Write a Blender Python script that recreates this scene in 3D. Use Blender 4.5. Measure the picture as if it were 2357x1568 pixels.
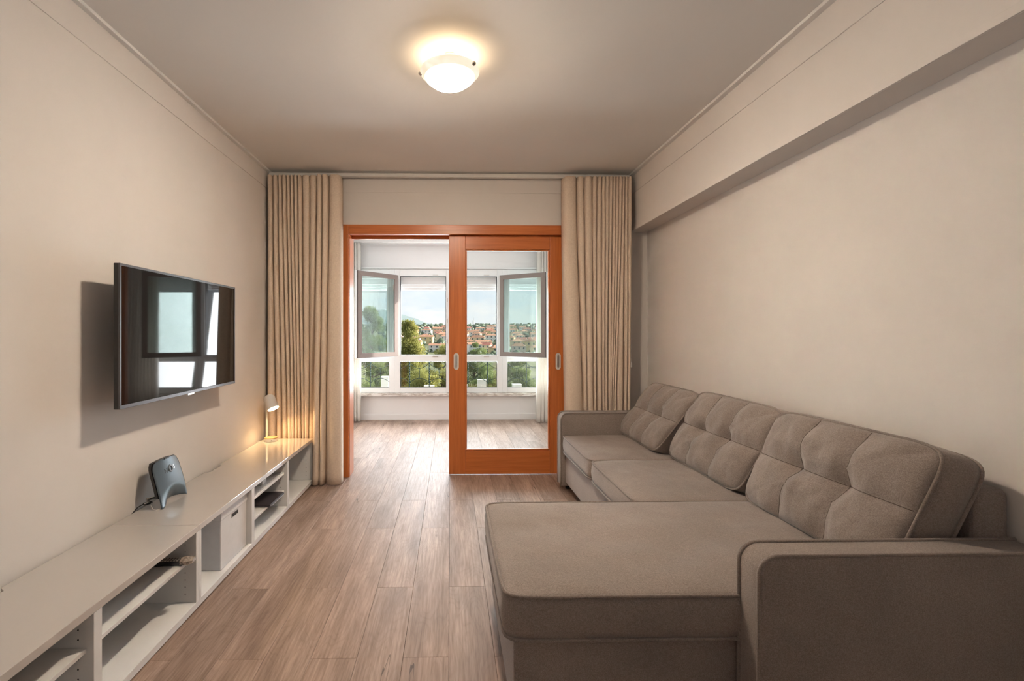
import bpy, bmesh, math, random
import numpy as np
from mathutils import Vector, Matrix, noise as mn
random.seed(7); RNG = np.random.default_rng(7)
PI = math.pi
S = bpy.context.scene
C = S.collection
for o in list(bpy.data.objects): bpy.data.objects.remove(o)

# ------------------------------------------------------------------ camera
cd = bpy.data.cameras.new('camera'); cam = bpy.data.objects.new('camera', cd); C.objects.link(cam)
cd.sensor_width = 36.0; cd.lens = 1087.17 / 2357 * 36
cd.shift_x = 120.6 / 2357; cd.shift_y = -15.7 / 2357
cd.clip_start = 0.02; cd.clip_end = 20000
cam.location = (0, 0, 1.259); cam.rotation_euler = (PI / 2, 0, -0.0195)
S.camera = cam
# ------------------------------------------------------------------ view
S.view_settings.view_transform = 'Standard'; S.view_settings.look = 'None'
S.view_settings.exposure = 0.0; S.view_settings.gamma = 1.0
S.view_settings.use_curve_mapping = False
# ------------------------------------------------------------------ sky
W = bpy.data.worlds.new('sky'); S.world = W; W.use_nodes = True
nt = W.node_tree; nt.nodes.clear()
def wn(t, **k):
    n = nt.nodes.new(t)
    for a, b in k.items(): setattr(n, a, b)
    return n
tc = wn('ShaderNodeTexCoord'); mp = wn('ShaderNodeMapping'); mp.inputs['Scale'].default_value = (3.2, 3.2, 11)
nz = wn('ShaderNodeTexNoise'); nz.inputs['Scale'].default_value = 1.6; nz.inputs['Detail'].default_value = 7; nz.inputs['Roughness'].default_value = .58
cr = wn('ShaderNodeValToRGB')
cr.color_ramp.elements[0].position = .40; cr.color_ramp.elements[0].color = (.62, .75, .90, 1)
cr.color_ramp.elements[1].position = .60; cr.color_ramp.elements[1].color = (.95, .95, .95, 1)
bg = wn('ShaderNodeBackground'); bg.inputs['Strength'].default_value = .86
wo = wn('ShaderNodeOutputWorld')
L = nt.links.new
L(tc.outputs['Generated'], mp.inputs['Vector']); L(mp.outputs[0], nz.inputs['Vector']); L(nz.outputs['Fac'], cr.inputs['Fac'])
L(cr.outputs['Color'], bg.inputs['Color']); L(bg.outputs[0], wo.inputs['Surface'])
# ------------------------------------------------------------------ sun (low, from the right beyond the windows)
sd = bpy.data.lights.new('sun', 'SUN'); sd.energy = 15.0; sd.angle = math.radians(1.2); sd.color = (1.0, .95, .87)
sun = bpy.data.objects.new('sun', sd); C.objects.link(sun)
sun.rotation_euler = Vector((-.83, -.385, -.40)).to_track_quat('-Z', 'Y').to_euler()
sun.location = (60, 40, 40)
# daylight entering through the four window columns (area lights standing in the window openings)
for i_, (xa_, xb_) in enumerate(((-1.47, -.893), (-.735, -.062), (.012, .684), (.837, 1.50))):
    ad_ = bpy.data.lights.new('window_daylight', 'AREA'); ad_.shape = 'RECTANGLE'; ad_.size = xb_ - xa_; ad_.size_y = 1.43
    ad_.energy = 68.0 * (xb_ - xa_); ad_.color = (.93, .97, 1.0); ad_.spread = math.radians(170)
    ao_ = bpy.data.objects.new('window_daylight', ad_); C.objects.link(ao_); ao_.location = ((xa_ + xb_) / 2, 7.0, 1.187)
    ao_.rotation_euler = (math.radians(-90 - 14), 0, 0)
CEIL_W = 365.0      # glow of the ceiling lamp bowl
CEIL_UP = 2.2     # bulb light spilling above the bowl
DESK_W = 8.0

# ================================================================== helpers
ORI = {}
def root_of(o):
    while o.parent: o = o.parent
    return o
def tag(o, label=None, cat=None, group=None, kind=None):
    if label: o['label'] = label
    if cat: o['category'] = cat
    if group: o['group'] = group
    if kind: o['kind'] = kind
    return o
def empty(name, loc, label=None, cat=None, group=None, kind=None):
    o = bpy.data.objects.new(name, None); C.objects.link(o); o.location = loc; o.empty_display_size = .1
    ORI[o] = Vector(loc)
    return tag(o, label, cat, group, kind)
def link(name, me, mat, parent=None, origin=None):
    """mesh given in world coordinates -> object with its origin at its thing's base"""
    o = bpy.data.objects.new(name, me); C.objects.link(o)
    if mat:
        for m in (mat if isinstance(mat, (list, tuple)) else [mat]): me.materials.append(m)
    if parent is not None:
        og = ORI.get(root_of(parent), Vector((0, 0, 0))); o.parent = parent
    else:
        og = Vector(origin) if origin is not None else Vector((0, 0, 0)); o.location = og; ORI[o] = og
    if og.length > 0: me.transform(Matrix.Translation(-og))
    return o
class MB:
    def __init__(s): s.v = []; s.f = []; s.mi = []
    def add(s, vs, fs, M=None, mi=0):
        n = len(s.v)
        for p in vs: s.v.append(tuple(M @ Vector(p)) if M is not None else tuple(p))
        for f in fs: s.f.append(tuple(i + n for i in f)); s.mi.append(mi)
        return s
    def box(s, x0, x1, y0, y1, z0, z1, M=None, mi=0):
        vs = [(x, y, z) for z in (z0, z1) for y in (y0, y1) for x in (x0, x1)]
        fs = [(0, 2, 3, 1), (4, 5, 7, 6), (0, 1, 5, 4), (2, 6, 7, 3), (0, 4, 6, 2), (1, 3, 7, 5)]
        return s.add(vs, fs, M, mi)
    def tube(s, pts, r, n=8, closed=False, cap=True, mi=0):
        pts = [Vector(p) for p in pts]; m = len(pts); rings = []
        up = None; base = len(s.v)
        for i, p in enumerate(pts):
            a = pts[(i - 1) % m] if (closed or i > 0) else p
            b = pts[(i + 1) % m] if (closed or i < m - 1) else p
            t = (b - a)
            if t.length < 1e-9: t = Vector((0, 0, 1))
            t.normalize()
            if up is None: up = Vector((0, 0, 1)) if abs(t.z) < .9 else Vector((1, 0, 0))
            u = (up - t * up.dot(t))
            if u.length < 1e-6: u = t.orthogonal()
            u.normalize(); w = t.cross(u); up = u
            rr = r[i] if isinstance(r, (list, tuple)) else r
            for k in range(n):
                a_ = 2 * PI * k / n
                s.v.append(tuple(p + (u * math.cos(a_) + w * math.sin(a_)) * rr))
        q = m if closed else m - 1
        for i in range(q):
            for k in range(n):
                a0 = base + i * n + k; a1 = base + i * n + (k + 1) % n
                b0 = base + ((i + 1) % m) * n + k; b1 = base + ((i + 1) % m) * n + (k + 1) % n
                s.f.append((a0, a1, b1, b0)); s.mi.append(mi)
        if cap and not closed:
            s.f.append(tuple(base + k for k in range(n))[::-1]); s.mi.append(mi)
            s.f.append(tuple(base + (m - 1) * n + k for k in range(n))); s.mi.append(mi)
        return s
    def lathe(s, prof, n=48, M=None, mi=0):
        vs = []; fs = []; m = len(prof)
        for r, z in prof:
            for k in range(n):
                a = 2 * PI * k / n; vs.append((r * math.cos(a), r * math.sin(a), z))
        for i in range(m - 1):
            for k in range(n):
                fs.append((i * n + k, i * n + (k + 1) % n, (i + 1) * n + (k + 1) % n, (i + 1) * n + k))
        if prof[0][0] > 1e-6: fs.append(tuple(range(n))[::-1])
        if prof[-1][0] > 1e-6: fs.append(tuple((m - 1) * n + k for k in range(n)))
        return s.add(vs, fs, M, mi)
    def prism(s, poly, d0, d1, axis='z', M=None, mi=0):
        """poly in 2D extruded along an axis: z:(x,y) y:(x,z) x:(y,z)"""
        def P(p, d):
            return {'z': (p[0], p[1], d), 'y': (p[0], d, p[1]), 'x': (d, p[0], p[1])}[axis]
        n = len(poly); vs = [P(p, d0) for p in poly] + [P(p, d1) for p in poly]
        fs = [tuple(range(n))[::-1], tuple(range(n, 2 * n))] + [(i, (i + 1) % n, n + (i + 1) % n, n + i) for i in range(n)]
        return s.add(vs, fs, M, mi)
    def mesh(s, name, smooth=False, bevel=0, seg=2, recalc=True, angle=None):
        me = bpy.data.meshes.new(name); me.from_pydata(s.v, [], s.f)
        if any(s.mi): me.polygons.foreach_set('material_index', s.mi)
        if recalc or bevel:
            bm = bmesh.new(); bm.from_mesh(me)
            if recalc: bmesh.ops.recalc_face_normals(bm, faces=bm.faces)
            if bevel:
                es = [e for e in bm.edges if len(e.link_faces) == 2 and e.calc_face_angle(0) > .6]
                bmesh.ops.bevel(bm, geom=es, offset=bevel, segments=seg, profile=.5, affect='EDGES', clamp_overlap=True)
            bm.to_mesh(me); bm.free()
        if smooth:
            me.polygons.foreach_set('use_smooth', [True] * len(me.polygons))
            if angle: me.set_sharp_from_angle(angle=angle)
        me.update(); return me
    def make(s, name, mat, parent=None, origin=None, smooth=False, bevel=0, seg=2, angle=None):
        return link(name, s.mesh(name, smooth, bevel, seg, True, angle), mat, parent, origin)
def box(name, x0, x1, y0, y1, z0, z1, mat, parent=None, bevel=.002, origin=None, seg=2):
    return MB().box(x0, x1, y0, y1, z0, z1).make(name, mat, parent, origin, bevel=bevel, seg=seg)
def struct(o): o['kind'] = 'structure'; return o
def fast_mesh(name, V, F, mats=None, smooth=False):
    me = bpy.data.meshes.new(name); V = np.asarray(V, np.float32); F = np.asarray(F, np.int32)
    k = F.shape[1]
    me.vertices.add(len(V)); me.vertices.foreach_set('co', V.ravel())
    me.loops.add(F.size); me.loops.foreach_set('vertex_index', F.ravel())
    me.polygons.add(len(F)); me.polygons.foreach_set('loop_start', np.arange(0, F.size, k, dtype=np.int32))
    me.polygons.foreach_set('loop_total', np.full(len(F), k, np.int32))
    if mats is not None: me.polygons.foreach_set('material_index', np.asarray(mats, np.int32))
    if smooth: me.polygons.foreach_set('use_smooth', np.ones(len(F), bool))
    me.update(calc_edges=True); me.validate(); return me

# ================================================================== materials
class NT:
    def __init__(s, name):
        s.m = bpy.data.materials.new(name); s.m.use_nodes = True; s.t = s.m.node_tree
        s.b = s.t.nodes['Principled BSDF']; s.out = s.t.nodes['Material Output']; s._co = None
    def n(s, t, **k):
        x = s.t.nodes.new(t)
        for a, b in k.items():
            if a in x.inputs: x.inputs[a].default_value = b
            else: setattr(x, a, b)
        return x
    def l(s, a, b): s.t.links.new(a, b)
    def co(s, scale=(1, 1, 1), rot=(0, 0, 0)):
        if s._co is None: s._co = s.n('ShaderNodeTexCoord')
        mpn = s.n('ShaderNodeMapping'); mpn.inputs['Scale'].default_value = scale; mpn.inputs['Rotation'].default_value = rot
        s.l(s._co.outputs['Object'], mpn.inputs['Vector']); return mpn.outputs[0]
    def noise(s, scale, vec=None, detail=3, rough=.5):
        x = s.n('ShaderNodeTexNoise', Scale=scale, Detail=detail, Roughness=rough)
        if vec is not None: s.l(vec, x.inputs['Vector'])
        return x.outputs['Fac']
    def ramp(s, fac, stops):
        x = s.n('ShaderNodeValToRGB'); e = x.color_ramp.elements
        while len(e) < len(stops): e.new(.5)
        for i, (p, c) in enumerate(stops):
            e[i].position = p; e[i].color = c if len(c) == 4 else (*c, 1)
        s.l(fac, x.inputs['Fac']); return x.outputs['Color']
    def mix(s, a, b, fac, mode='MIX'):
        x = s.n('ShaderNodeMix', data_type='RGBA', blend_type=mode)
        for i, v in ((6, a), (7, b)):
            if isinstance(v, (tuple, list)): x.inputs[i].default_value = (*v[:3], 1)
            else: s.l(v, x.inputs[i])
        if isinstance(fac, (int, float)): x.inputs[0].default_value = fac
        else: s.l(fac, x.inputs[0])
        return x.outputs[2]
    def math(s, op, a, b=0.0):
        x = s.n('ShaderNodeMath', operation=op)
        for i, v in ((0, a), (1, b)):
            if isinstance(v, (int, float)): x.inputs[i].default_value = v
            else: s.l(v, x.inputs[i])
        return x.outputs[0]
    def bump(s, h, strength=.2, dist=.002):
        x = s.n('ShaderNodeBump', Strength=strength, Distance=dist); s.l(h, x.inputs['Height']); s.l(x.outputs[0], s.b.inputs['Normal'])
    def set(s, col=None, rough=None, **k):
        if col is not None:
            if isinstance(col, tuple): s.b.inputs['Base Color'].default_value = (*col[:3], 1)
            else: s.l(col, s.b.inputs['Base Color'])
        if rough is not None:
            if isinstance(rough, (int, float)): s.b.inputs['Roughness'].default_value = rough
            else: s.l(rough, s.b.inputs['Roughness'])
        for a, v in k.items(): s.b.inputs[a.replace('_', ' ')].default_value = v
        return s.m
def sc(c, k): return tuple(min(1, x * k) for x in c)
def plain(name, col, rough=.5, var=.06, scale=18, bump=0, bscale=120, **k):
    t = NT(name); v = t.noise(scale, t.co(), 3)
    c = t.ramp(v, [(.3, sc(col, 1 - var)), (.7, sc(col, 1 + var))])
    if bump: t.bump(t.noise(bscale, t.co(), 2), bump, .001)
    return t.set(c, rough, **k)
def emis(name, col, st):
    t = NT(name); t.set((0, 0, 0), .5); t.b.inputs['Emission Color'].default_value = (*col, 1); t.b.inputs['Emission Strength'].default_value = st
    return t.m
M = {}
M['wall'] = plain('wall_paint', (.85, .80, .76), .75, .02, 3, .12, 260)
M['ceiling'] = plain('ceiling_paint', (.95, .925, .895), .8, .012, 2, .10, 220)
M['veranda_wall'] = plain('veranda_paint', (.83, .82, .81), .7, .015, 3, .08, 240)
M['white_frame'] = plain('white_aluminium', (.84, .84, .83), .35, .015, 10)
M['white_lacquer'] = plain('white_gloss_top', (.66, .625, .59), .05, .01, 6, Coat_Weight=1.0, Coat_Roughness=.01, Coat_IOR=1.8)
M['white_melamine'] = plain('white_melamine', (.92, .915, .905), .38, .01, 6)
M['dark_metal'] = plain('dark_gasket', (.035, .035, .038), .5, .1, 20)
M['taupe_frame'] = plain('taupe_aluminium', (.20, .155, .135), .42, .04, 30)
M['steel'] = plain('brushed_steel', (.62, .60, .57), .28, .05, 40, Metallic=1.0)
M['black_plastic'] = plain('black_plastic', (.02, .02, .022), .38, .15, 30)
M['white_plastic'] = plain('white_plastic', (.82, .80, .77), .4, .02, 20)
M['cardboard_white'] = plain('white_cardboard', (.90, .89, .90), .6, .02, 25, .1, 300)
M['hole'] = plain('dark_hole', (.03, .025, .022), .8, .1, 30)

def m_plank():
    t = NT('oak_vinyl_plank'); oi = t.n('ShaderNodeObjectInfo'); g = t.n('ShaderNodeTexCoord')
    # per-plank offset of the grain
    comb = t.n('ShaderNodeCombineXYZ'); r1 = t.math('MULTIPLY', oi.outputs['Random'], 37.0); r2 = t.math('MULTIPLY', oi.outputs['Random'], 91.0)
    t.l(r1, comb.inputs[0]); t.l(r2, comb.inputs[1])
    add = t.n('ShaderNodeVectorMath', operation='ADD'); t.l(g.outputs['Object'], add.inputs[0]); t.l(comb.outputs[0], add.inputs[1])
    def mp_(s):
        x = t.n('ShaderNodeMapping'); x.inputs['Scale'].default_value = s; t.l(add.outputs[0], x.inputs['Vector']); return x.outputs[0]
    fine = t.noise(1, mp_((110, 5, 1)), 4, .6)
    broad = t.noise(1, mp_((9, 1.1, 1)), 3, .55)
    fig = t.noise(1, mp_((5, 1.3, 1)), 2, .5)
    rings = t.math('ABSOLUTE', t.math('SUBTRACT', t.math('FRACT', t.math('MULTIPLY', fig, 26.0)), .5))
    crack = t.noise(1, mp_((9, .55, 1)), 3, .55)
    cm = t.math('LESS_THAN', t.math('ABSOLUTE', t.math('SUBTRACT', crack, .672)), .0035)
    kn = t.n('ShaderNodeTexVoronoi', Scale=1.0); t.l(mp_((7, 3.2, 1)), kn.inputs['Vector'])
    knot = t.n('ShaderNodeMapRange'); knot.inputs['From Min'].default_value = .02; knot.inputs['From Max'].default_value = .10; knot.inputs['To Min'].default_value = 1; knot.inputs['To Max'].default_value = 0
    t.l(kn.outputs['Distance'], knot.inputs['Value'])
    c = t.ramp(broad, [(.25, (.26, .180, .138)), (.5, (.42, .305, .245)), (.78, (.57, .43, .36))])
    c = t.mix(c, t.ramp(fine, [(.3, (.50, .47, .45)), (.65, (1.0, 1.0, 1.0))]), .72, 'MULTIPLY')
    c = t.mix(c, t.ramp(rings, [(.0, (.80, .78, .76)), (.25, (1, 1, 1))]), .45, 'MULTIPLY')
    tone = t.ramp(oi.outputs['Random'], [(0, (.88, .87, .86)), (.5, (1.0, .99, .98)), (1, (1.10, 1.08, 1.06))])
    c = t.mix(c, tone, 1.0, 'MULTIPLY')
    c = t.mix(c, (.10, .06, .045), t.math('MULTIPLY', knot.outputs[0], .45))
    c = t.mix(c, (.06, .04, .032), t.math('MULTIPLY', cm, .75))
    rr = t.ramp(fine, [(.2, (.54, .54, .54)), (.8, (.42, .42, .42))])
    t.bump(fine, .25, .0012)
    return t.set(c, rr, Specular_IOR_Level=.33)
M['plank'] = m_plank()

def m_wood(name, c0, c1, axis, rough=.32):
    t = NT(name); s = {'x': (2.2, 40, 40), 'y': (40, 2.2, 40), 'z': (40, 40, 2.2)}[axis]
    g = t.noise(1, t.co(s), 5, .6); b = t.noise(1, t.co(sc(s, 1) if False else tuple(v * .16 for v in s)), 2)
    c = t.ramp(g, [(.3, c0), (.7, c1)]); c = t.mix(c, t.ramp(b, [(.3, (.8, .78, .76)), (.7, (1, 1, 1))]), .7, 'MULTIPLY')
    t.bump(g, .06, .001)
    return t.set(c, rough)
MH0, MH1 = (.57, .155, .040), (.75, .24, .068)
M['mahog_x'] = m_wood('mahogany_rail', MH0, MH1, 'x'); M['mahog_z'] = m_wood('mahogany_stile', MH0, MH1, 'z')
M['lamp_wood'] = m_wood('pale_beech', (.60, .38, .18), (.68, .46, .24), 'x', .4)

def m_fabric(name, c0, c1, speck, wscale, rough=.95, blot=2.6, bl=.22, sheen=.25):
    t = NT(name)
    big = t.noise(blot, t.co(), 4, .6); mid = t.noise(wscale * .35, t.co(), 3, .6); fi = t.noise(wscale, t.co(), 2, .7)
    c = t.ramp(fi, [(.32, c0), (.68, c1)])
    c = t.mix(c, t.ramp(mid, [(.35, (1 - speck,) * 3), (.65, (1 + 0,) * 3)]), .8, 'MULTIPLY')
    c = t.mix(c, t.ramp(big, [(.3, (1 - bl,) * 3), (.7, (1.0,) * 3)]), 1.0, 'MULTIPLY')
    wx = t.n('ShaderNodeTexWave', Scale=wscale * .8, Distortion=1.5); t.l(t.co(), wx.inputs['Vector'])
    t.bump(t.math('ADD', fi, t.math('MULTIPLY', wx.outputs['Fac'], .4)), .35, .0015)
    t.b.inputs['Sheen Weight'].default_value = sheen; t.b.inputs['Sheen Roughness'].default_value = .5
    return t.set(c, rough, Specular_IOR_Level=.15)
M['sofa'] = m_fabric('taupe_chenille', (.268, .222, .198), (.43, .365, .332), .16, 330)
M['sofa_piping'] = m_fabric('taupe_piping', (.25, .205, .18), (.39, .33, .30), .14, 330)
M['sofa_seam'] = plain('seam_thread', (.12, .092, .078), .95, .1, 200)
def m_curtain(name, c0, c1, trans=.0):
    t = NT(name)
    h = t.noise(1, t.co((60, 60, 520)), 3, .6); v = t.noise(1, t.co((620, 620, 40)), 3, .6)
    k = t.math('MULTIPLY', t.math('ADD', h, v), .5)
    c = t.ramp(k, [(.36, c0), (.62, c1)]); t.bump(k, .3, .0015)
    m = t.set(c, .9, Specular_IOR_Level=.15)
    if trans:
        tr = t.n('ShaderNodeBsdfTranslucent'); t.l(c, tr.inputs['Color']); mx = t.n('ShaderNodeMixShader'); mx.inputs[0].default_value = trans
        t.l(t.b.outputs[0], mx.inputs[1]); t.l(tr.outputs[0], mx.inputs[2]); t.l(mx.outputs[0], t.out.inputs['Surface'])
    return m
M['curtain'] = m_curtain('linen_beige', (.72, .58, .46), (.92, .78, .64))
M['veranda_curtain'] = m_curtain('linen_cream', (.78, .74, .68), (.90, .87, .82), .35)

def m_glass(name, tint=(.97, .985, .98), refl=1.0, haze=0.0):
    t = NT(name); tr = t.n('ShaderNodeBsdfTransparent'); tr.inputs['Color'].default_value = (*tint, 1)
    gl = t.n('ShaderNodeBsdfGlossy'); gl.inputs['Roughness'].default_value = .01
    fr = t.n('ShaderNodeFresnel', IOR=1.5); mx = t.n('ShaderNodeMixShader')
    nzv = t.noise(.7, t.co(), 2); t.l(t.math('MULTIPLY', fr.outputs[0], t.math('ADD', t.math('MULTIPLY', nzv, .02), refl)), mx.inputs[0])
    t.l(tr.outputs[0], mx.inputs[1]); t.l(gl.outputs[0], mx.inputs[2]); last = mx.outputs[0]
    if haze:
        df = t.n('ShaderNodeBsdfTranslucent'); df.inputs['Color'].default_value = (.9, .95, .95, 1); m2 = t.n('ShaderNodeMixShader'); m2.inputs[0].default_value = haze
        t.l(last, m2.inputs[1]); t.l(df.outputs[0], m2.inputs[2]); last = m2.outputs[0]
    t.l(last, t.out.inputs['Surface']); return t.m
M['glass'] = m_glass('clear_glass', (.95, .975, .97)); M['glass_green'] = m_glass('greenish_double_glass', (.88, .94, .925), 1.0)
M['door_glass'] = m_glass('door_glass', (.95, .97, .965))
def m_marble():
    t = NT('veined_marble'); n = t.noise(1, t.co((5, 5, 22)), 6, .65)
    v = t.math('ABSOLUTE', t.math('SUBTRACT', n, .5))
    return t.set(t.ramp(v, [(.0, (.42, .36, .31)), (.05, (.68, .63, .58)), (.14, (.82, .79, .75))]), .25)
M['marble'] = m_marble()
M['screen'] = plain('tv_screen', (.012, .011, .011), .03, .1, 5, IOR=1.36)
M['bezel'] = plain('tv_bezel', (.13, .13, .14), .3, .05, 30, Metallic=.6)
M['router_front'] = plain('blue_grey_satin', (.10, .135, .165), .34, .03, 20, Metallic=.35)
M['leaf_pine'] = None

# ================================================================== room dimensions
XL, XR, XB = -1.575, 1.753, 1.606          # left wall, right wall, beam face
YN, YW, YV, YF = -.85, 4.17, 4.33, 6.92    # wall behind the camera, door wall, veranda side of it, window wall
HC, HB, HV = 2.66, 2.163, 2.60             # ceiling, beam underside, veranda ceiling

# ------------------------------------------------------------------ floor: slab + separate planks
floor = struct(box('floor', XL - .2, XR + .2, YN - .2, YF + .15, -.20, -.012, plain('screed', (.3, .28, .26), .9), bevel=0))
PW, PL = .1785, 1.2235
pm = {}
def plank_mesh(w, l):
    k = (round(w, 4), round(l, 4))
    if k not in pm:
        b = .0009; v = [(0, 0, -.012), (w, 0, -.012), (w, l, -.012), (0, l, -.012),
             (0, 0, -b), (w, 0, -b), (w, l, -b), (0, l, -b), (b, b, 0), (w - b, b, 0), (w - b, l - b, 0), (b, l - b, 0)]
        f = [(0, 3, 2, 1)] + [(i, (i + 1) % 4, 4 + (i + 1) % 4, 4 + i) for i in range(4)] + [(4 + i, 4 + (i + 1) % 4, 8 + (i + 1) % 4, 8 + i) for i in range(4)] + [(8, 9, 10, 11)]
        me = bpy.data.meshes.new('plank'); me.from_pydata(v, [], f); me.materials.append(M['plank']); pm[k] = me
    return pm[k]
G = .0004
c0 = math.floor((XL + .006) / PW)
for ci in range(c0 - 1, 12):
    xa = -.006 + ci * PW; xb = xa + PW; xa = max(xa, XL); xb = min(xb, XR)
    if xb - xa < .01: continue
    ph = 1.84 if ci % 2 else 2.35
    y = ph - PL * 4
    while y < YF:
        ya, yb = max(y, YN), min(y + PL, YF); y += PL
        if yb - ya < .02: continue
        o = bpy.data.objects.new('plank', plank_mesh(xb - xa - 2 * G, yb - ya - 2 * G)); C.objects.link(o)
        o.parent = floor; o.location = (xa + G, ya + G, 0)

# ------------------------------------------------------------------ walls and ceilings
struct(box('wall_left', XL - .18, XL, YN - .18, YF + .2, -.02, 2.9, M['wall'], bevel=0))
struct(box('wall_right', XR, XR + .18, YN - .18, YF + .2, -.02, 2.9, M['wall'], bevel=0))
struct(box('wall_near', XL, XR, YN - .18, YN, -.02, 2.9, M['wall'], bevel=0))
OX0, OX1, OZ = -.905, 1.06, 2.15           # door opening
bw = MB().box(XL, OX0, YW, YV, -.01, HC).box(OX1, XR, YW, YV, -.01, HC).box(OX0, OX1, YW, YV, OZ, HC)
struct(bw.make('wall_back', M['wall']))
struct(box('ceiling', XL, XR, YN, YV, HC, HC + .2, M['ceiling'], bevel=0))
struct(box('ceiling_veranda', XL, XR, YV, YF, HV, HV + .26, M['veranda_wall'], bevel=0))
beam = struct(box('beam_right', XB, XR, YN, YW, HB, HC, M['wall'], bevel=.004))
# cornice: flat strip on the ceiling and thin board on the walls
def cornice(name, x0, x1, y0, y1, z0, z1): return struct(box(name, x0, x1, y0, y1, z0, z1, M['ceiling' if z1 == HC else 'wall'], bevel=.0015))
cornice('trim_1', XL, -1.545, YN, YW, 2.643, HC); cornice('trim_2', XL, XL + .005, YN, YW, 2.505, 2.643)
cornice('trim_3', 1.571, XB, YN, YW, 2.643, HC); cornice('trim_4', XB - .005, XB, YN, YW, 2.49, 2.643)
cornice('trim_5', -1.545, 1.571, 4.135, YW, 2.643, HC); cornice('trim_6', XL + .005, XB - .005, 4.165, YW, 2.50, 2.643)
cornice('trim_7', XB - .006, XB, YN, YW, HB, HB + .03)
# veranda window wall
A0, D1 = -1.47, 1.50
ww = MB().box(XL, XR, YF, YF + .18, -.02, .351).box(XL, XR, YF, YF + .18, 2.20, 2.88).box(XL, A0 - .06, YF, YF + .18, .351, 2.20).box(D1 + .06, XR, YF, YF + .18, .351, 2.20)
struct(ww.make('wall_far', M['veranda_wall']))
vl = MB().box(XL, XL + .012, YV, YF, 0, HV).box(XR - .012, XR, YV, YF, 0, HV).box(XL + .012, OX0 - .075, YV, YV + .01, 0, HV).box(OX1 + .075, XR - .012, YV, YV + .01, 0, HV).box(OX0 - .075, OX1 + .075, YV, YV + .01, OZ + .07, HV)
struct(vl.make('wall_veranda_lining', M['veranda_wall']))
struct(box('baseboard_far', XL + .012, XR - .012, YF - .014, YF, 0, .085, M['veranda_wall'], bevel=.003))
struct(box('trim_8', XL + .012, XR - .012, YF - .03, YF, 2.205, 2.232, M['white_frame'], bevel=.006))
struct(box('trim_9', XL + .012, XR - .012, YF - .05, YF, 2.555, HV, M['white_frame'], bevel=.012))
struct(box('trim_10', XL + .012, XR - .012, YF - .075, YF + .06, .353, .396, M['marble'], bevel=.004))

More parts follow.
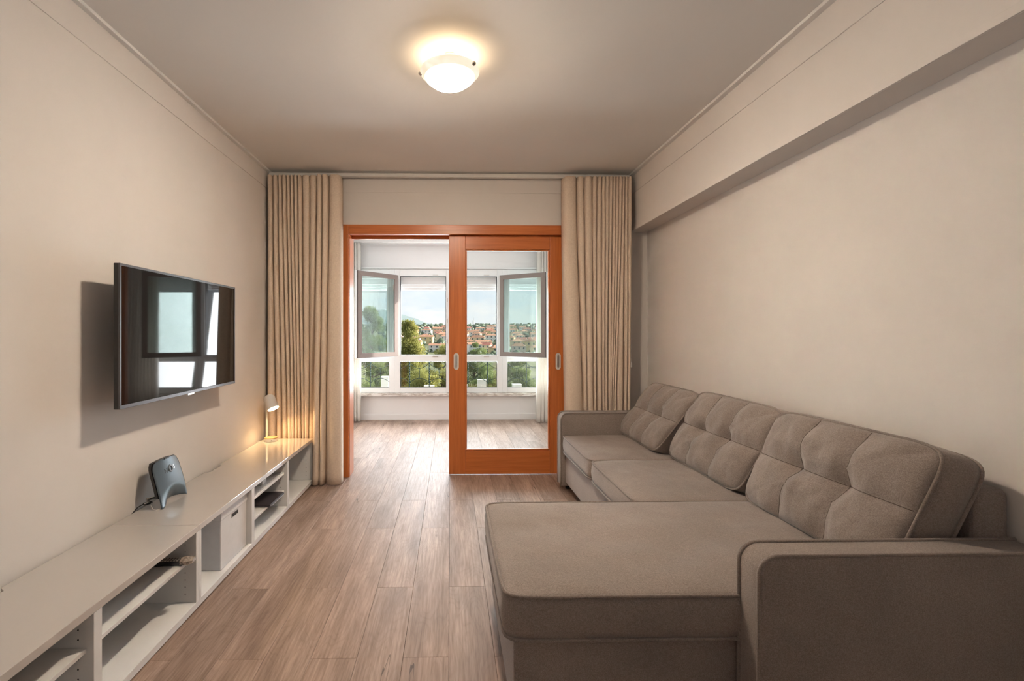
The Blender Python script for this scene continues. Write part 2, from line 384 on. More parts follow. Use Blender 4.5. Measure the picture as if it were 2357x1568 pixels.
# ------------------------------------------------------------------ veranda windows (four columns)
FZ0, FZ1 = .397, 2.20
cols = [('A', A0, -.893), ('B', -.735, -.062), ('C', .012, .684), ('D', .837, D1)]
bnd = [A0 - .06, -.815, -.025, .762, D1 + .06]
for i, (k, xa, xb) in enumerate(cols):
    b0, b1 = bnd[i], bnd[i + 1]
    w = empty('window_%d' % (i + 1), ((b0 + b1) / 2, YF, FZ0), kind='structure')
    fy0, fy1 = YF - .012, YF + .07
    lowx = (xa, xb); zl0, zl1, zu0, zu1 = .470, .853, .943, 2.098
    box('jamb', b0, xa, fy0, fy1, FZ0, FZ1, M['white_frame'], w, .004)
    box('jamb', xb, b1, fy0, fy1, FZ0, FZ1, M['white_frame'], w, .004)
    box('bottom_rail', xa, xb, fy0, fy1, FZ0, zl0, M['white_frame'], w, .004)
    box('transom', xa, xb, fy0, fy1, zl1, zu0, M['white_frame'], w, .004)
    box('head', xa, xb, fy0, fy1, zu1, FZ1, M['white_frame'], w, .004)
    # lower fixed pane with gasket
    g = MB(); q = .006
    g.box(xa, xb, YF + .02, YF + .03, zl0, zl0 + q).box(xa, xb, YF + .02, YF + .03, zl1 - q, zl1).box(xa, xa + q, YF + .02, YF + .03, zl0, zl1).box(xb - q, xb, YF + .02, YF + .03, zl0, zl1)
    g.make('gasket', M['dark_metal'], w)
    box('pane', xa, xb, YF + .022, YF + .028, zl0, zl1, M['glass'], w, 0)
    if k in 'AD':     # closed sash
        q = .03; s_ = MB()
        s_.box(xa, xb, YF - .02, YF + .045, zu0, zu0 + q).box(xa, xb, YF - .02, YF + .045, zu1 - q, zu1).box(xa, xa + q, YF - .02, YF + .045, zu0 + q, zu1 - q).box(xb - q, xb, YF - .02, YF + .045, zu0 + q, zu1 - q)
        s_.make('closed_sash', M['white_frame'], w, bevel=.003)
        box('pane', xa + q, xb - q, YF + .01, YF + .018, zu0 + q, zu1 - q, M['glass'], w, 0)
    else:             # open: dark gasket round the opening, strike plates
        q = .009; g = MB()
        g.box(xa, xb, YF - .005, YF + .05, zu0, zu0 + q).box(xa, xb, YF - .005, YF + .05, zu1 - q, zu1).box(xa, xa + q, YF - .005, YF + .05, zu0 + q, zu1 - q).box(xb - q, xb, YF - .005, YF + .05, zu0 + q, zu1 - q)
        g.make('gasket', M['dark_metal'], w)
        rb = MB(); q2 = .012      # raised lip
        rb.box(xa - q2, xb + q2, YF - .022, YF - .012, zu0 - q2, zu0).box(xa - q2, xb + q2, YF - .022, YF - .012, zu1, zu1 + q2).box(xa - q2, xa, YF - .022, YF - .012, zu0, zu1).box(xb, xb + q2, YF - .022, YF - .012, zu0, zu1)
        rb.make('rebate_lip', M['white_frame'], w, bevel=.002)
        sx = xb + .018 if k == 'B' else xa - .012
        for zz in (1.15, 1.45, 1.75): box('strike_plate', sx - .006, sx + .006, YF - .026, YF - .0121, zz - .03, zz + .03, M['steel'], w, .001)
        box('strike_plate', (xa + xb) / 2 + .14, (xa + xb) / 2 + .22, YF - .026, YF - .0121, zu1 + .012, zu1 + .022, M['steel'], w, .001)
        box('strike_plate', (xa + xb) / 2 + .14, (xa + xb) / 2 + .22, YF - .026, YF - .0121, zu0 - .028, zu0 - .014, M['steel'], w, .001)
    # roller shutter, almost fully raised
    sh = box('shutter_box', b0 + .01, b1 - .01, YF + .085, YF + .17, 1.985, 2.2, M['white_frame'], w, .004)
    for j in range(2):
        box('shutter_slat', xa - .02, xb + .02, YF + .10, YF + .112, 1.905 + j * .041, 1.943 + j * .041, M['white_frame'], w, .005)
# open sashes (taupe outside, white inside)
def sash(widx, hinge, ang, mirror):
    w = bpy.data.objects['window_%d' % widx]
    Wd, z0, z1, q = .715, .925, 2.112, .062
    T = Matrix.Translation((hinge[0], hinge[1], 0)) @ Matrix.Rotation(ang, 4, 'Z')
    def ring(mb, d0, d1, x0, x1, za, zb, q):
        mb.prism([(x0, za), (x1, za), (x1 - q, za + q), (x0 + q, za + q)], d0, d1, 'y', T)
        mb.prism([(x0, zb), (x0 + q, zb - q), (x1 - q, zb - q), (x1, zb)], d0, d1, 'y', T)
        mb.prism([(x0, za), (x0 + q, za + q), (x0 + q, zb - q), (x0, zb)], d0, d1, 'y', T)
        mb.prism([(x1, za), (x1, zb), (x1 - q, zb - q), (x1 - q, za + q)], d0, d1, 'y', T)
    # local y<0 faces the camera side of the swung sash = its outdoor face
    sg = -1 if mirror else 1
    f = MB(); a, b = sorted((-.030 * sg, -.008 * sg)); ring(f, a, b, .008, Wd - .008, z0 + .008, z1 - .008, q); o1 = f.make('open_sash', M['taupe_frame'], w, bevel=.0015)
    o1['label'] = 'taupe outdoor face of the open sash'
    f = MB(); a, b = sorted((-.008 * sg, .035 * sg)); ring(f, a, b, -.004, Wd + .006, z0, z1, .05); f.make('sash_inner_frame', M['white_frame'], o1, bevel=.003)
    f = MB(); a, b = sorted((-.011 * sg, -.0079 * sg)); ring(f, a, b, .002, Wd - .002, z0 + .003, z1 - .003, .01); f.make('sash_gasket', M['dark_metal'], o1)
    p = MB().box(q, Wd - q, -.010, .002, z0 + q, z1 - q, T); p.make('pane', M['glass_green'], o1)
sash(2, (-.775, YF - .04), PI + math.atan2(.53, .487), True)
sash(3, (.722, YF - .04), -math.atan2(.38, .60), False)

# ------------------------------------------------------------------ door frame and sliding glazed door
df = empty('trim_11', (OX0, YW, 0), kind='structure')
box('casing', -.962, -.892, YW - .022, YW, 0, 2.215, M['mahog_z'], df, .003)
box('casing', 1.045, 1.115, YW - .022, YW, 0, 2.215, M['mahog_z'], df, .003)
box('head_casing', -.892, 1.045, YW - .022, YW, 2.132, 2.215, M['mahog_x'], df, .003)
box('jamb_lining', OX0, -.885, YW, YV + .01, 0, OZ, M['mahog_z'], df, .002)
box('jamb_lining', 1.045, OX1, YW, YV + .01, 0, OZ, M['mahog_z'], df, .002)
box('head_lining', -.885, 1.045, YW, YV + .01, 2.134, OZ, M['mahog_x'], df, .002)
box('track_cover', -.885, 1.045, YW + .085, YW + .105, 2.108, 2.134, M['mahog_x'], df, .002)
box('track', -.885, 1.045, YW + .112, YW + .145, 2.118, 2.134, M['steel'], df, .001)
box('casing', -.985, OX0, YV + .01, YV + .03, 0, 2.215, M['mahog_z'], df, .003)
box('casing', OX1, 1.14, YV + .01, YV + .03, 0, 2.215, M['mahog_z'], df, .003)
box('head_casing', OX0, OX1, YV + .01, YV + .03, 2.132, 2.215, M['mahog_x'], df, .003)
sdr = empty('door_1', (.52, YW + .055, 0), kind='structure')
d0, d1 = YW + .030, YW + .072
X0, X1, Z0, Z1 = -.012, 1.04, .008, 2.130
gx0, gx1, gz0, gz1 = .133, .888, .215, 2.012
box('stile', X0, gx0, d0, d1, Z0, Z1, M['mahog_z'], sdr, .003)
box('stile', gx1, X1, d0, d1, Z0, Z1, M['mahog_z'], sdr, .003)
box('bottom_rail', gx0, gx1, d0, d1, Z0, gz0, M['mahog_x'], sdr, .003)
box('top_rail', gx0, gx1, d0, d1, gz1, Z1, M['mahog_x'], sdr, .003)
q = .014
for a in ((gx0, gx1, gz0, gz0 + q, 'mahog_x'), (gx0, gx1, gz1 - q, gz1, 'mahog_x'), (gx0, gx0 + q, gz0 + q, gz1 - q, 'mahog_z'), (gx1 - q, gx1, gz0 + q, gz1 - q, 'mahog_z')):
    box('glazing_bead', a[0], a[1], d0 + .006, d1 - .006, a[2], a[3], M[a[4]], sdr, .005)
box('pane', gx0 + q * .5, gx1 - q * .5, YW + .049, YW + .053, gz0 + q * .5, gz1 - q * .5, M['door_glass'], sdr, 0)
def stadium(cx, cz, w, h, n=10):
    r = w / 2; return [(cx + r * math.cos(t), cz + h / 2 - r + r * math.sin(t)) for t in [PI * i / n for i in range(n + 1)]] + [(cx + r * math.cos(t), cz - h / 2 + r + r * math.sin(t)) for t in [PI + PI * i / n for i in range(n + 1)]]
for hx in (.052, .962):
    hd = MB().prism(stadium(hx, 1.012, .046, .148), d0 - .0035, d0 + .001, 'y').make('pull_handle', M['white_plastic'], sdr, bevel=.0012)
    hd['label'] = 'oval flush pull handle'
    MB().prism(stadium(hx, 1.012, .020, .112), d0 - .0042, d0 - .0034, 'y').make('finger_recess', M['steel'], hd)

# ------------------------------------------------------------------ curtains
def smooth(t): return t * t * (3 - 2 * t)
def curtain(name, label, cat, mat, top, bot, yf, depth, zt, zb, header=.10, group=None, seed=0, rows=40, base=None):
    """top / bot: x of the valleys between folds at the head and hem; yf(i): y of the crest of fold i"""
    nl = len(top) - 1; spn = 9; V = []; F = []
    rnd = random.Random(seed); ofs = [rnd.uniform(-1, 1) for _ in range(nl + 1)]
    us = [(i, j / spn) for i in range(nl) for j in range(spn)] + [(nl - 1, 1.0)]
    for r in range(rows + 1):
        tz = r / rows; z = zt + (zb - zt) * tz; a = smooth(tz) * .6 + tz * .4
        for i, t in us:
            xa = top[i] * (1 - a) + bot[i] * a; xb = top[i + 1] * (1 - a) + bot[i + 1] * a
            wig = .006 * math.sin(tz * 5 + ofs[i] * 6) * tz
            x = xa + (xb - xa) * (t - .10 * math.sin(2 * PI * t)) + wig * math.sin(PI * t)
            prof = math.sin(PI * t) ** .45 if 0 < t < 1 else 0
            d = depth * (1 - prof) * (1 + .12 * ofs[i])
            y = yf(i, tz) + d + .004 * math.sin(tz * 7 + i * 1.7)
            if (zt - z) < header: y -= .004
            V.append((x, y, z))
    n = len(us)
    for r in range(rows):
        for k in range(n - 1): F.append((r * n + k, r * n + k + 1, (r + 1) * n + k + 1, (r + 1) * n + k))
    b = MB(); b.v = V; b.f = F; b.mi = [0] * len(F)
    cx = sum(top) / len(top); og = (cx, yf(0, 0) + depth, zb)
    root = empty(name, og, label, cat, group)
    o = b.make('fabric', mat, root, smooth=True)
    md = o.modifiers.new('thickness', 'SOLIDIFY'); md.thickness = .0022; md.offset = 1
    # head tape stitched behind the gathers
    tp = MB().box(min(top) + .01, max(top) - .01, yf(0, 0) + depth + .006, yf(0, 0) + depth + .012, zt - .085, zt - .004); tp.make('head_tape', mat, root)
    return root
LT = [-1.552, -1.507, -1.460, -1.425, -1.391, -1.359, -1.328, -1.296, -1.260, -1.195, -1.129, -1.087, -1.032, -.926]
LB = [-1.552, -1.479, -1.429, -1.380, -1.340, -1.315, -1.291, -1.262, -1.236, -1.201, -1.150, -1.085, -1.041, -.905]
curtain('curtain', 'heavy beige linen curtain with tight pleats, left of the door above the glowing lamp', 'curtain', M['curtain'], LT, LB,
        lambda i, t: 4.012 if i < 10 else 4.012 - .085 * smooth(t) - .02, .095, 2.600, .012, group='beige curtains of the room', seed=1)
RT = [.967, 1.082, 1.146, 1.213, 1.251, 1.295, 1.325, 1.355, 1.389, 1.415, 1.440, 1.468, 1.492, 1.520, 1.554]
RB = [.996, 1.155, 1.175, 1.235, 1.250, 1.295, 1.320, 1.348, 1.362, 1.376, 1.392, 1.410, 1.480, 1.510, 1.535]
curtain('curtain', 'heavy beige linen curtain hanging behind the far sofa arm, right of the door', 'curtain', M['curtain'], RT, RB,
        lambda i, t: 4.0, .095, 2.600, .012, group='beige curtains of the room', seed=2)
rail = MB().box(-1.560, 1.560, 4.085, 4.125, 2.6135, 2.643).make('curtain_rail', M['white_plastic'], None, (0, 4.105, 2.6135), bevel=.003)
tag(rail, 'slim white ceiling curtain rail across the whole door wall', 'curtain rail')
cord = empty('pull_cord', (1.548, 4.02, .975), 'thin white pull cord with a small weight beside the right beige curtain', 'cord')
MB().tube([(1.566, 4.06, 2.61), (1.562, 4.04, 2.0), (1.550, 4.02, 1.03), (1.548, 4.02, 1.012)], .0022, 6).make('cord', M['white_plastic'], cord)
MB().lathe([(.003, .045), (.007, .044), (.009, .036), (.012, .004), (.010, 0)], 16, Matrix.Translation((1.548, 4.02, .972))).make('weight', M['white_plastic'], cord, smooth=True)
VT = [-1.555, -1.52, -1.49, -1.455, -1.425, -1.395, -1.36, -1.325, -1.275]
curtain('curtain', 'cream curtain gathered at the left end of the veranda windows', 'curtain', M['veranda_curtain'], VT, [x for x in VT], lambda i, t: 6.70, .07, 2.545, .02, group='cream curtains of the veranda', seed=3)
VR = [1.235, 1.29, 1.325, 1.36, 1.40, 1.44, 1.48, 1.53, 1.58, 1.63]
VRB = [1.215, 1.275, 1.33, 1.385, 1.43, 1.475, 1.52, 1.57, 1.62, 1.67]
curtain('curtain', 'cream curtain gathered at the right end of the veranda windows, seen through the door glass', 'curtain', M['veranda_curtain'], VR, VRB, lambda i, t: 6.66 - .03 * smooth(t), .07, 2.545, .012, group='cream curtains of the veranda', seed=4)
vr = MB().box(XL + .015, XR - .015, 6.735, 6.775, 2.555, HV).make('curtain_rail', M['white_plastic'], None, (0, 6.755, 2.555), bevel=.003)
tag(vr, 'white curtain rail under the veranda ceiling above the windows', 'curtain rail')

# ================================================================== TV benches
def bench(y0, parts_y, shelves, holes_y, label, notch):
    xf, xk = -1.155, -1.555; y1 = y0 + 1.8
    r = empty('tv_bench', ((xf + xk) / 2, (y0 + y1) / 2, 0), label, 'tv bench', 'low white tv benches along the left wall')
    e = .0008
    poly = [(xf, y0 + e), (xf, y1 - e), (xk, y1 - e), (xk, notch[1] + .02), (xk + .028, notch[1]), (xk + .028, notch[0]), (xk, notch[0] - .02), (xk, y0 + e)]
    MB().prism(poly, .352, .38, 'z').make('top_panel', M['white_lacquer'], r, bevel=.0018)
    box('bottom_panel', xk, xf, y0 + e, y1 - e, .006, .036, M['white_melamine'], r, .0012)
    box('back_panel', xk, xk + .008, y0 + .022, y1 - .022, .036, .352, M['white_melamine'], r, 0)
    box('side_panel', xk, xf, y0 + e, y0 + .022, .036, .352, M['white_melamine'], r, .0012)
    box('side_panel', xk, xf, y1 - .022, y1 - e, .036, .352, M['white_melamine'], r, .0012)
    for (a, b) in parts_y: box('partition', xk + .008, xf, a, b, .036, .352, M['white_melamine'], r, .0012)
    for (a, b, z) in shelves: box('shelf', xk + .01, xf - .022, a + .001, b - .001, z - .015, z, M['white_melamine'], r, .001)
    for k, yy in enumerate(holes_y):
        h = MB()
        for zz in np.arange(.075, .345, .032):
            h.lathe([(.0026, -.0004), (.0026, .0004)], 8, Matrix.Translation((xf - .05, yy, zz)) @ Matrix.Rotation(PI / 2, 4, 'X'))
        h.lathe([(.0035, -.0004), (.0035, .0004)], 8, Matrix.Translation((xf - .30, yy, .155)) @ Matrix.Rotation(PI / 2, 4, 'X'))
        tag(h.make('peg_holes', M['hole'], r), kind='stuff')
    return r
bench(2.1935, [(2.771, 2.808), (3.368, 3.405)], [(2.808, 3.368, .276), (2.808, 3.368, .151)], [2.7705, 3.3675, 3.971], 'low white open tv bench at the far end, with desk lamp, router and storage box', (3.03, 3.185))
bench(.3925, [(.970, 1.007), (1.553, 1.590)], [(1.590, 2.1705, .241), (1.007, 1.553, .241), (.4145, .970, .20)], [1.5525, .9695, 2.1705], 'low white open tv bench at the near end, holding the remote control', (1.22, 1.645))

# ------------------------------------------------------------------ storage box
sb = empty('storage_box', (-1.36, 2.608, .036), 'white cardboard storage box with lid and dark hand slot in the bench', 'box')
box('box_body', -1.54, -1.182, 2.455, 2.762, .037, .330, M['cardboard_white'], sb, .004)
lid = box('lid', -1.543, -1.178, 2.451, 2.766, .293, .336, M['cardboard_white'], sb, .003)
hs = MB().prism([(2.573, .262), (2.652, .262), (2.652, .287), (2.573, .287)], -1.183, -1.1805, 'x').make('hand_slot', M['steel'], sb); hs['label'] = 'metal-rimmed hand slot'
MB().prism([(2.577, .266), (2.648, .266), (2.648, .283), (2.577, .283)], -1.1812, -1.1796, 'x').make('slot_opening', M['hole'], hs)

# ------------------------------------------------------------------ laptop, adapter, remote
lp = empty('laptop', (-1.27, 3.158, .151), 'closed dark grey laptop lying on the lower shelf of the far bench', 'laptop')
MB().box(-1.41, -1.148, 3.03, 3.288, .1515, .1600).make('base', plain('space_grey', (.07, .062, .068), .4, .04, 30, Metallic=.5), lp, bevel=.003)
MB().box(-1.41, -1.148, 3.03, 3.288, .1606, .1675).make('screen_lid', plain('dark_grey_lid', (.055, .045, .05), .42, .04, 30, Metallic=.4), lp, bevel=.0028)
box('edge_trim', -1.147, -1.1455, 3.05, 3.27, .1525, .1560, M['steel'], lp, .0004)
ad = empty('power_adapter', (-1.24, 3.12, .276), 'small white power adapter on the upper shelf above the laptop', 'adapter')
MB().box(-1.262, -1.218, 3.085, 3.155, .2765, .302).make('adapter_body', M['white_plastic'], ad, bevel=.005, seg=3)
MB().tube([(-1.262, 3.12, .285), (-1.30, 3.13, .281), (-1.36, 3.16, .279), (-1.45, 3.15, .279)], .0022, 6).make('lead', M['white_plastic'], ad)
rm = empty('remote_control', (-1.235, 2.112, .241), 'black remote control half wrapped in plastic on the near bench shelf', 'remote')
RT_ = Matrix.Translation((-1.222, 2.112, .241)) @ Matrix.Rotation(.10, 4, 'Z')
MB().box(-.115, .055, -.024, .024, .001, .019, RT_).make('handset', M['black_plastic'], rm, bevel=.005, seg=3)
pb = plain('pale_buttons', (.55, .5, .46), .5); rb_ = plain('red_button', (.5, .05, .04), .5)
for i in range(8):
    for j in range(3):
        mt = rb_ if (i, j) == (6, 0) else pb
        MB().box(.020 - .0042 - i * .0125, .0036 + .020 - i * .0125, (j - 1) * .0135 - .0036, (j - 1) * .0135 + .0036, .0185, .0203, Matrix.Translation((0, 0, 0)) @ RT_).make('button', mt, rm)
def crumple(bx, seed):
    b = MB(); n = 10; rnd = random.Random(seed); vs = []; fs = []
    for i in range(n + 1):
        x = bx[0] + (bx[1] - bx[0]) * i / n; tap = 1 - .25 * max(0, i / n - .7) / .3
        for k in range(12):
            a = 2 * PI * k / 12; ry = bx[2] * tap * (1 + rnd.uniform(-.10, .10)); rz = bx[3] * tap * (1 + rnd.uniform(-.12, .12))
            cy = max(-1, min(1, 1.25 * math.cos(a))); cz = max(-1, min(1, 1.25 * math.sin(a)))
            vs.append((x + rnd.uniform(-.002, .002), ry * cy, bx[4] + rz * cz))
    for i in range(n):
        for k in range(12): fs.append((i * 12 + k, i * 12 + (k + 1) % 12, (i + 1) * 12 + (k + 1) % 12, (i + 1) * 12 + k))
    fs += [tuple(range(12))[::-1], tuple(n * 12 + k for k in range(12))]
    return b.add(vs, fs, RT_)
wr = crumple((.034, .084, .0262, .0112, .0132), 5).make('plastic_wrap', plain('crinkled_plastic', (.40, .34, .29), .12, .45, 90), rm); wr['label'] = 'crinkled clear plastic wrap'

# ------------------------------------------------------------------ router
ro = empty('router', (-1.46, 2.495, .38), 'upright blue grey internet router leaning back on the far bench', 'router')
nu, nv = 28, 28; V = []; F = []
def rfront(u, v, off=0.0):
    """u,v in 0..1 : along y and up; curved shell leaning back"""
    h = .232; w = .232
    yy = 2.385 + w * (.012 * math.sin(PI * v) + u * (1.0 - .06 * v * v) + .03 * v * v)
    zz = .381 + h * v * (1 - .05 * (2 * u - 1) ** 2 * v)
    x = -1.437 - .062 * v + .022 * math.sin(PI * u) * (.4 + .6 * v) * .5
    hol = math.exp(-((u - .56) / .30) ** 2) * max(0, 1 - v / .42) ** 1.6
    x -= .062 * hol
    return Vector((x - off, yy, zz))
def rmask(u, v):
    """rounded top corners and the arched foot"""
    r = .22
    if v > 1 - r:
        t = (v - 1 + r) / r; s_ = r * .75 * (1 - math.sqrt(max(0, 1 - t * t)))
        u = s_ + u * (1 - 2 * s_)
    va = .075 * max(0, math.sin(PI * min(1, max(0, (u - .15) / .85)))) ** .7
    return u, va + v * (1 - va)
for i in range(nv + 1):
    for j in range(nu + 1): V.append(tuple(rfront(*rmask(j / nu, i / nv))))
for i in range(nv):
    for j in range(nu): F.append((i * (nu + 1) + j, i * (nu + 1) + j + 1, (i + 1) * (nu + 1) + j + 1, (i + 1) * (nu + 1) + j))
b = MB(); b.v = V; b.f = F; b.mi = [0] * len(F)
o = b.make('front_shell', M['router_front'], ro, smooth=True); md = o.modifiers.new('t', 'SOLIDIFY'); md.thickness = .004; md.offset = 0
V = []; F = []
for s_ in (0, 1):
    for i in range(13):
        for j in range(13):
            u = .05 + .90 * j / 12; v = .20 + .77 * i / 12
            u2, v2 = rmask(u, v); p = rfront(u2, v2, 0); e_ = min(1, min(j, 12 - j, i, 12 - i) / 2.0)
            V.append(tuple(p + Vector((-.004 - (.012 if s_ == 0 else (.026 + .018 * e_)), 0, 0))))
n2 = 169
for s_ in (0, 1):
    for i in range(12):
        for j in range(12): F.append(tuple(s_ * n2 + k for k in (i * 13 + j, i * 13 + j + 1, (i + 1) * 13 + j + 1, (i + 1) * 13 + j)))
ringi = [j for j in range(13)] + [i * 13 + 12 for i in range(1, 13)] + [12 * 13 + j for j in range(11, -1, -1)] + [i * 13 for i in range(11, 0, -1)]
for k in range(len(ringi)): a, c = ringi[k], ringi[(k + 1) % len(ringi)]; F.append((a, c, n2 + c, n2 + a))
b = MB(); b.v = V; b.f = F; b.mi = [0] * len(F); b.make('rear_body', M['black_plastic'], ro, smooth=True, angle=.7)
bt = MB(); p0 = rfront(.40, .985, -.0025); p1 = rfront(.58, .985, -.0025)
bt.tube([p0, (p0 + p1) / 2 + Vector((.0005, 0, 0)), p1], .004, 8).make('top_button', M['black_plastic'], ro)
for zf, yo in ((.030, 0), (.045, .02)):
    MB().tube([(-1.505, 2.41 + yo, .38 + zf), (-1.525, 2.38 + yo, .38 + zf)], .008, 10).make('plug', M['steel' if yo else 'black_plastic'], ro)
MB().tube([(-1.505, 2.42, .425), (-1.500, 2.395, .40), (-1.478, 2.378, .384), (-1.462, 2.375, .3822), (-1.45, 2.385, .3822)], .0022, 6).make('cable', M['white_plastic'], ro)
MB().tube([(-1.525, 2.38, .412), (-1.545, 2.365, .400), (-1.566, 2.35, .37), (-1.566, 2.34, .25)], .003, 6).make('cable', M['black_plastic'], ro)
# lettering N O S : the O is a raised ring
def text_mesh(txt, size, Mx, depth=.0006):
    cu = bpy.data.curves.new('t', 'FONT'); cu.body = txt; cu.size = size; cu.extrude = depth; cu.align_x = 'CENTER'; cu.align_y = 'CENTER'
    ob = bpy.data.objects.new('t', cu); C.objects.link(ob); dg = bpy.context.evaluated_depsgraph_get(); me = bpy.data.meshes.new_from_object(ob.evaluated_get(dg))
    bpy.data.objects.remove(ob); bpy.data.curves.remove(cu); me.transform(Mx); return me
def rframe(u, v):
    p = rfront(u, v); du = (rfront(u + .02, v) - rfront(u - .02, v)).normalized(); dv = (rfront(u, v + .02) - rfront(u, v - .02)).normalized(); nn = du.cross(dv).normalized()
    p = p + nn * .0025
    return Matrix(((du.x, dv.x, nn.x, p.x), (du.y, dv.y, nn.y, p.y), (du.z, dv.z, nn.z, p.z), (0, 0, 0, 1)))
silver = plain('silver_print', (.72, .74, .76), .3, .05, 40, Metallic=.5); graphite = plain('graphite_print', (.05, .055, .065), .35)
link('letter', text_mesh('N', .032, rframe(.375, .715)), graphite, ro); link('letter', text_mesh('S', .034, rframe(.685, .74)), silver, ro)
Mr = rframe(.54, .735); MB().tube([Mr @ Vector((.0135 * math.cos(a), .0155 * math.sin(a), 0)) for a in [2 * PI * k / 28 for k in range(28)]], .0042, 10, closed=True).make('letter_ring', plain('grey_ring', (.20, .23, .26), .3, Metallic=.4), ro, smooth=True)

# ------------------------------------------------------------------ desk lamp
LC = Vector((-1.468, 3.898, .38))
lm = empty('desk_lamp', LC, 'small white desk lamp with wooden base top glowing on the far bench', 'lamp')
bs = MB().lathe([(.0, .0005), (.050, .0005), (.052, .003), (.052, .021), (.0505, .023), (0, .023)], 48, Matrix.Translation(LC)).make('base', M['white_plastic'], lm, smooth=True, angle=.6)
MB().lathe([(0, .023), (.0505, .023), (.051, .0245), (.051, .032), (.049, .0335), (0, .0335)], 48, Matrix.Translation(LC)).make('wooden_top', M['lamp_wood'], lm, smooth=True, angle=.6)
MB().box(.018, .026, -.0535, -.0515, .010, .015, Matrix.Translation(LC)).make('port', M['black_plastic'], bs)
sx, sy = LC.x - .038, LC.y + .004
MB().tube([(sx, sy, .41), (sx, sy, .705)], .0085, 14).make('stem', M['white_plastic'], lm, smooth=True, angle=.8)
ax = Vector((.46, -.27, -.85)).normalized(); top_ = Vector((-1.482, 3.886, .735)); 
qz = ax.to_track_quat('Z', 'Y').to_matrix().to_4x4(); Ms = Matrix.Translation(top_) @ qz
pr = [(0, -.024), (.018, -.0225), (.032, -.016), (.041, -.004), (.0455, .012), (.0465, .100), (.0445, .100), (.0435, .014), (.039, .0), (.030, -.011), (.016, -.018), (0, -.020)]
MB().lathe(pr, 48, Ms).make('shade', M['white_plastic'], lm, smooth=True, angle=.9)
MB().lathe([(0, .052), (.014, .051), (.026, .044), (.030, .034), (.026, .022), (.014, .012), (0, .010)], 24, Ms).make('bulb', emis('warm_bulb', (1, .72, .40), 14), lm, smooth=True)
jt = MB().tube([(sx, sy, .70), tuple(top_ + ax * .012)], .006, 10); jt.make('joint', M['white_plastic'], lm)
MB().tube([(LC.x - .05, LC.y + .002, .390), (LC.x - .068, LC.y - .008, .3835), (LC.x - .09, LC.y - .05, .383), (LC.x - .097, LC.y - .06, .36)], .0024, 8).make('cable', M['white_plastic'], lm)
ld = bpy.data.lights.new('desk_lamp_light', 'POINT'); ld.energy = DESK_W; ld.color = (1, .64, .30); ld.shadow_soft_size = .012
lo = bpy.data.objects.new('desk_lamp_light', ld); C.objects.link(lo); lo.parent = lm; lo.location = top_ + ax * .066 - LC

# ------------------------------------------------------------------ television
TV = empty('television', (-1.5, 2.61, .93), 'wide flat black television on the left wall reflecting the windows', 'television')
ty0, ty1, tz0, tz1, tx = 2.072, 3.168, .930, 1.566, -1.432
MB().box(tx - .026, tx - .004, ty0, ty1, tz0, tz1).make('casing', M['black_plastic'], TV, bevel=.003)
MB().box(tx - .075, tx - .026, ty0 + .16, ty1 - .16, tz0 + .05, tz1 - .18).make('rear_housing', M['black_plastic'], TV, bevel=.015)
q = .011
for a in ((ty0, ty1, tz0, tz0 + q * 1.5), (ty0, ty1, tz1 - q, tz1), (ty0, ty0 + q, tz0 + q * 1.5, tz1 - q), (ty1 - q, ty1, tz0 + q * 1.5, tz1 - q)):
    box('bezel', tx - .005, tx + .002, a[0], a[1], a[2], a[3], M['bezel'], TV, .0012)
box('screen', tx - .005, tx - .0015, ty0 + q, ty1 - q, tz0 + q * 1.5, tz1 - q, M['screen'], TV, 0)
box('badge', tx - .004, tx + .003, 2.60, 2.665, tz0 - .008, tz0 + .003, M['steel'], TV, .001)
mtp = MB().box(-1.574, -1.566, 2.50, 2.74, 1.12, 1.38).box(-1.567, tx - .074, 2.585, 2.655, 1.20, 1.30); mtp.make('wall_mount', M['black_plastic'], TV, bevel=.002)

# ------------------------------------------------------------------ ceiling lamp
CL = Vector((-.003, 2.378, HC))
cl = empty('ceiling_lamp', CL, 'round alabaster glass ceiling lamp with steel clips, switched on', 'lamp')
Mc = Matrix.Translation((CL.x, CL.y, 0))
MB().lathe([(0, HC), (.030, HC), (.031, HC - .012), (.028, HC - .022), (0, HC - .022)], 40, Mc).make('base_plate', M['white_plastic'], cl, smooth=True, angle=.7)
def m_bowl():
    t = NT('alabaster_glow'); ge = t.n('ShaderNodeTexCoord'); mpx = t.n('ShaderNodeMapping'); mpx.inputs['Scale'].default_value = (7, 7, 16); mpx.inputs['Rotation'].default_value = (0, 0, .5)
    t.l(ge.outputs['Object'], mpx.inputs['Vector']); n = t.n('ShaderNodeTexNoise', Scale=1.3, Detail=3, Distortion=1.2); t.l(mpx.outputs[0], n.inputs['Vector'])
    sp = t.n('ShaderNodeVectorMath', operation='MULTIPLY'); sp.inputs[1].default_value = (1, 1, 0); t.l(ge.outputs['Object'], sp.inputs[0])
    ln = t.n('ShaderNodeVectorMath', operation='LENGTH'); t.l(sp.outputs[0], ln.inputs[0])
    mr = t.n('ShaderNodeMapRange', interpolation_type='SMOOTHSTEP'); mr.inputs['From Min'].default_value = .07; mr.inputs['From Max'].default_value = .128; mr.inputs['To Min'].default_value = 1; mr.inputs['To Max'].default_value = .0
    t.l(ln.outputs['Value'], mr.inputs['Value'])
    col = t.ramp(n.outputs['Fac'], [(.35, (1.0, .79, .58)), (.65, (1.0, .87, .72))])
    st = t.math('ADD', t.math('MULTIPLY', mr.outputs[0], CEIL_W), t.math('ADD', .80, t.math('MULTIPLY', n.outputs['Fac'], .35)))
    t.set((.5, .47, .42), .15); t.l(col, t.b.inputs['Emission Color']); t.l(st, t.b.inputs['Emission Strength']); return t.m
RZ = 2.575
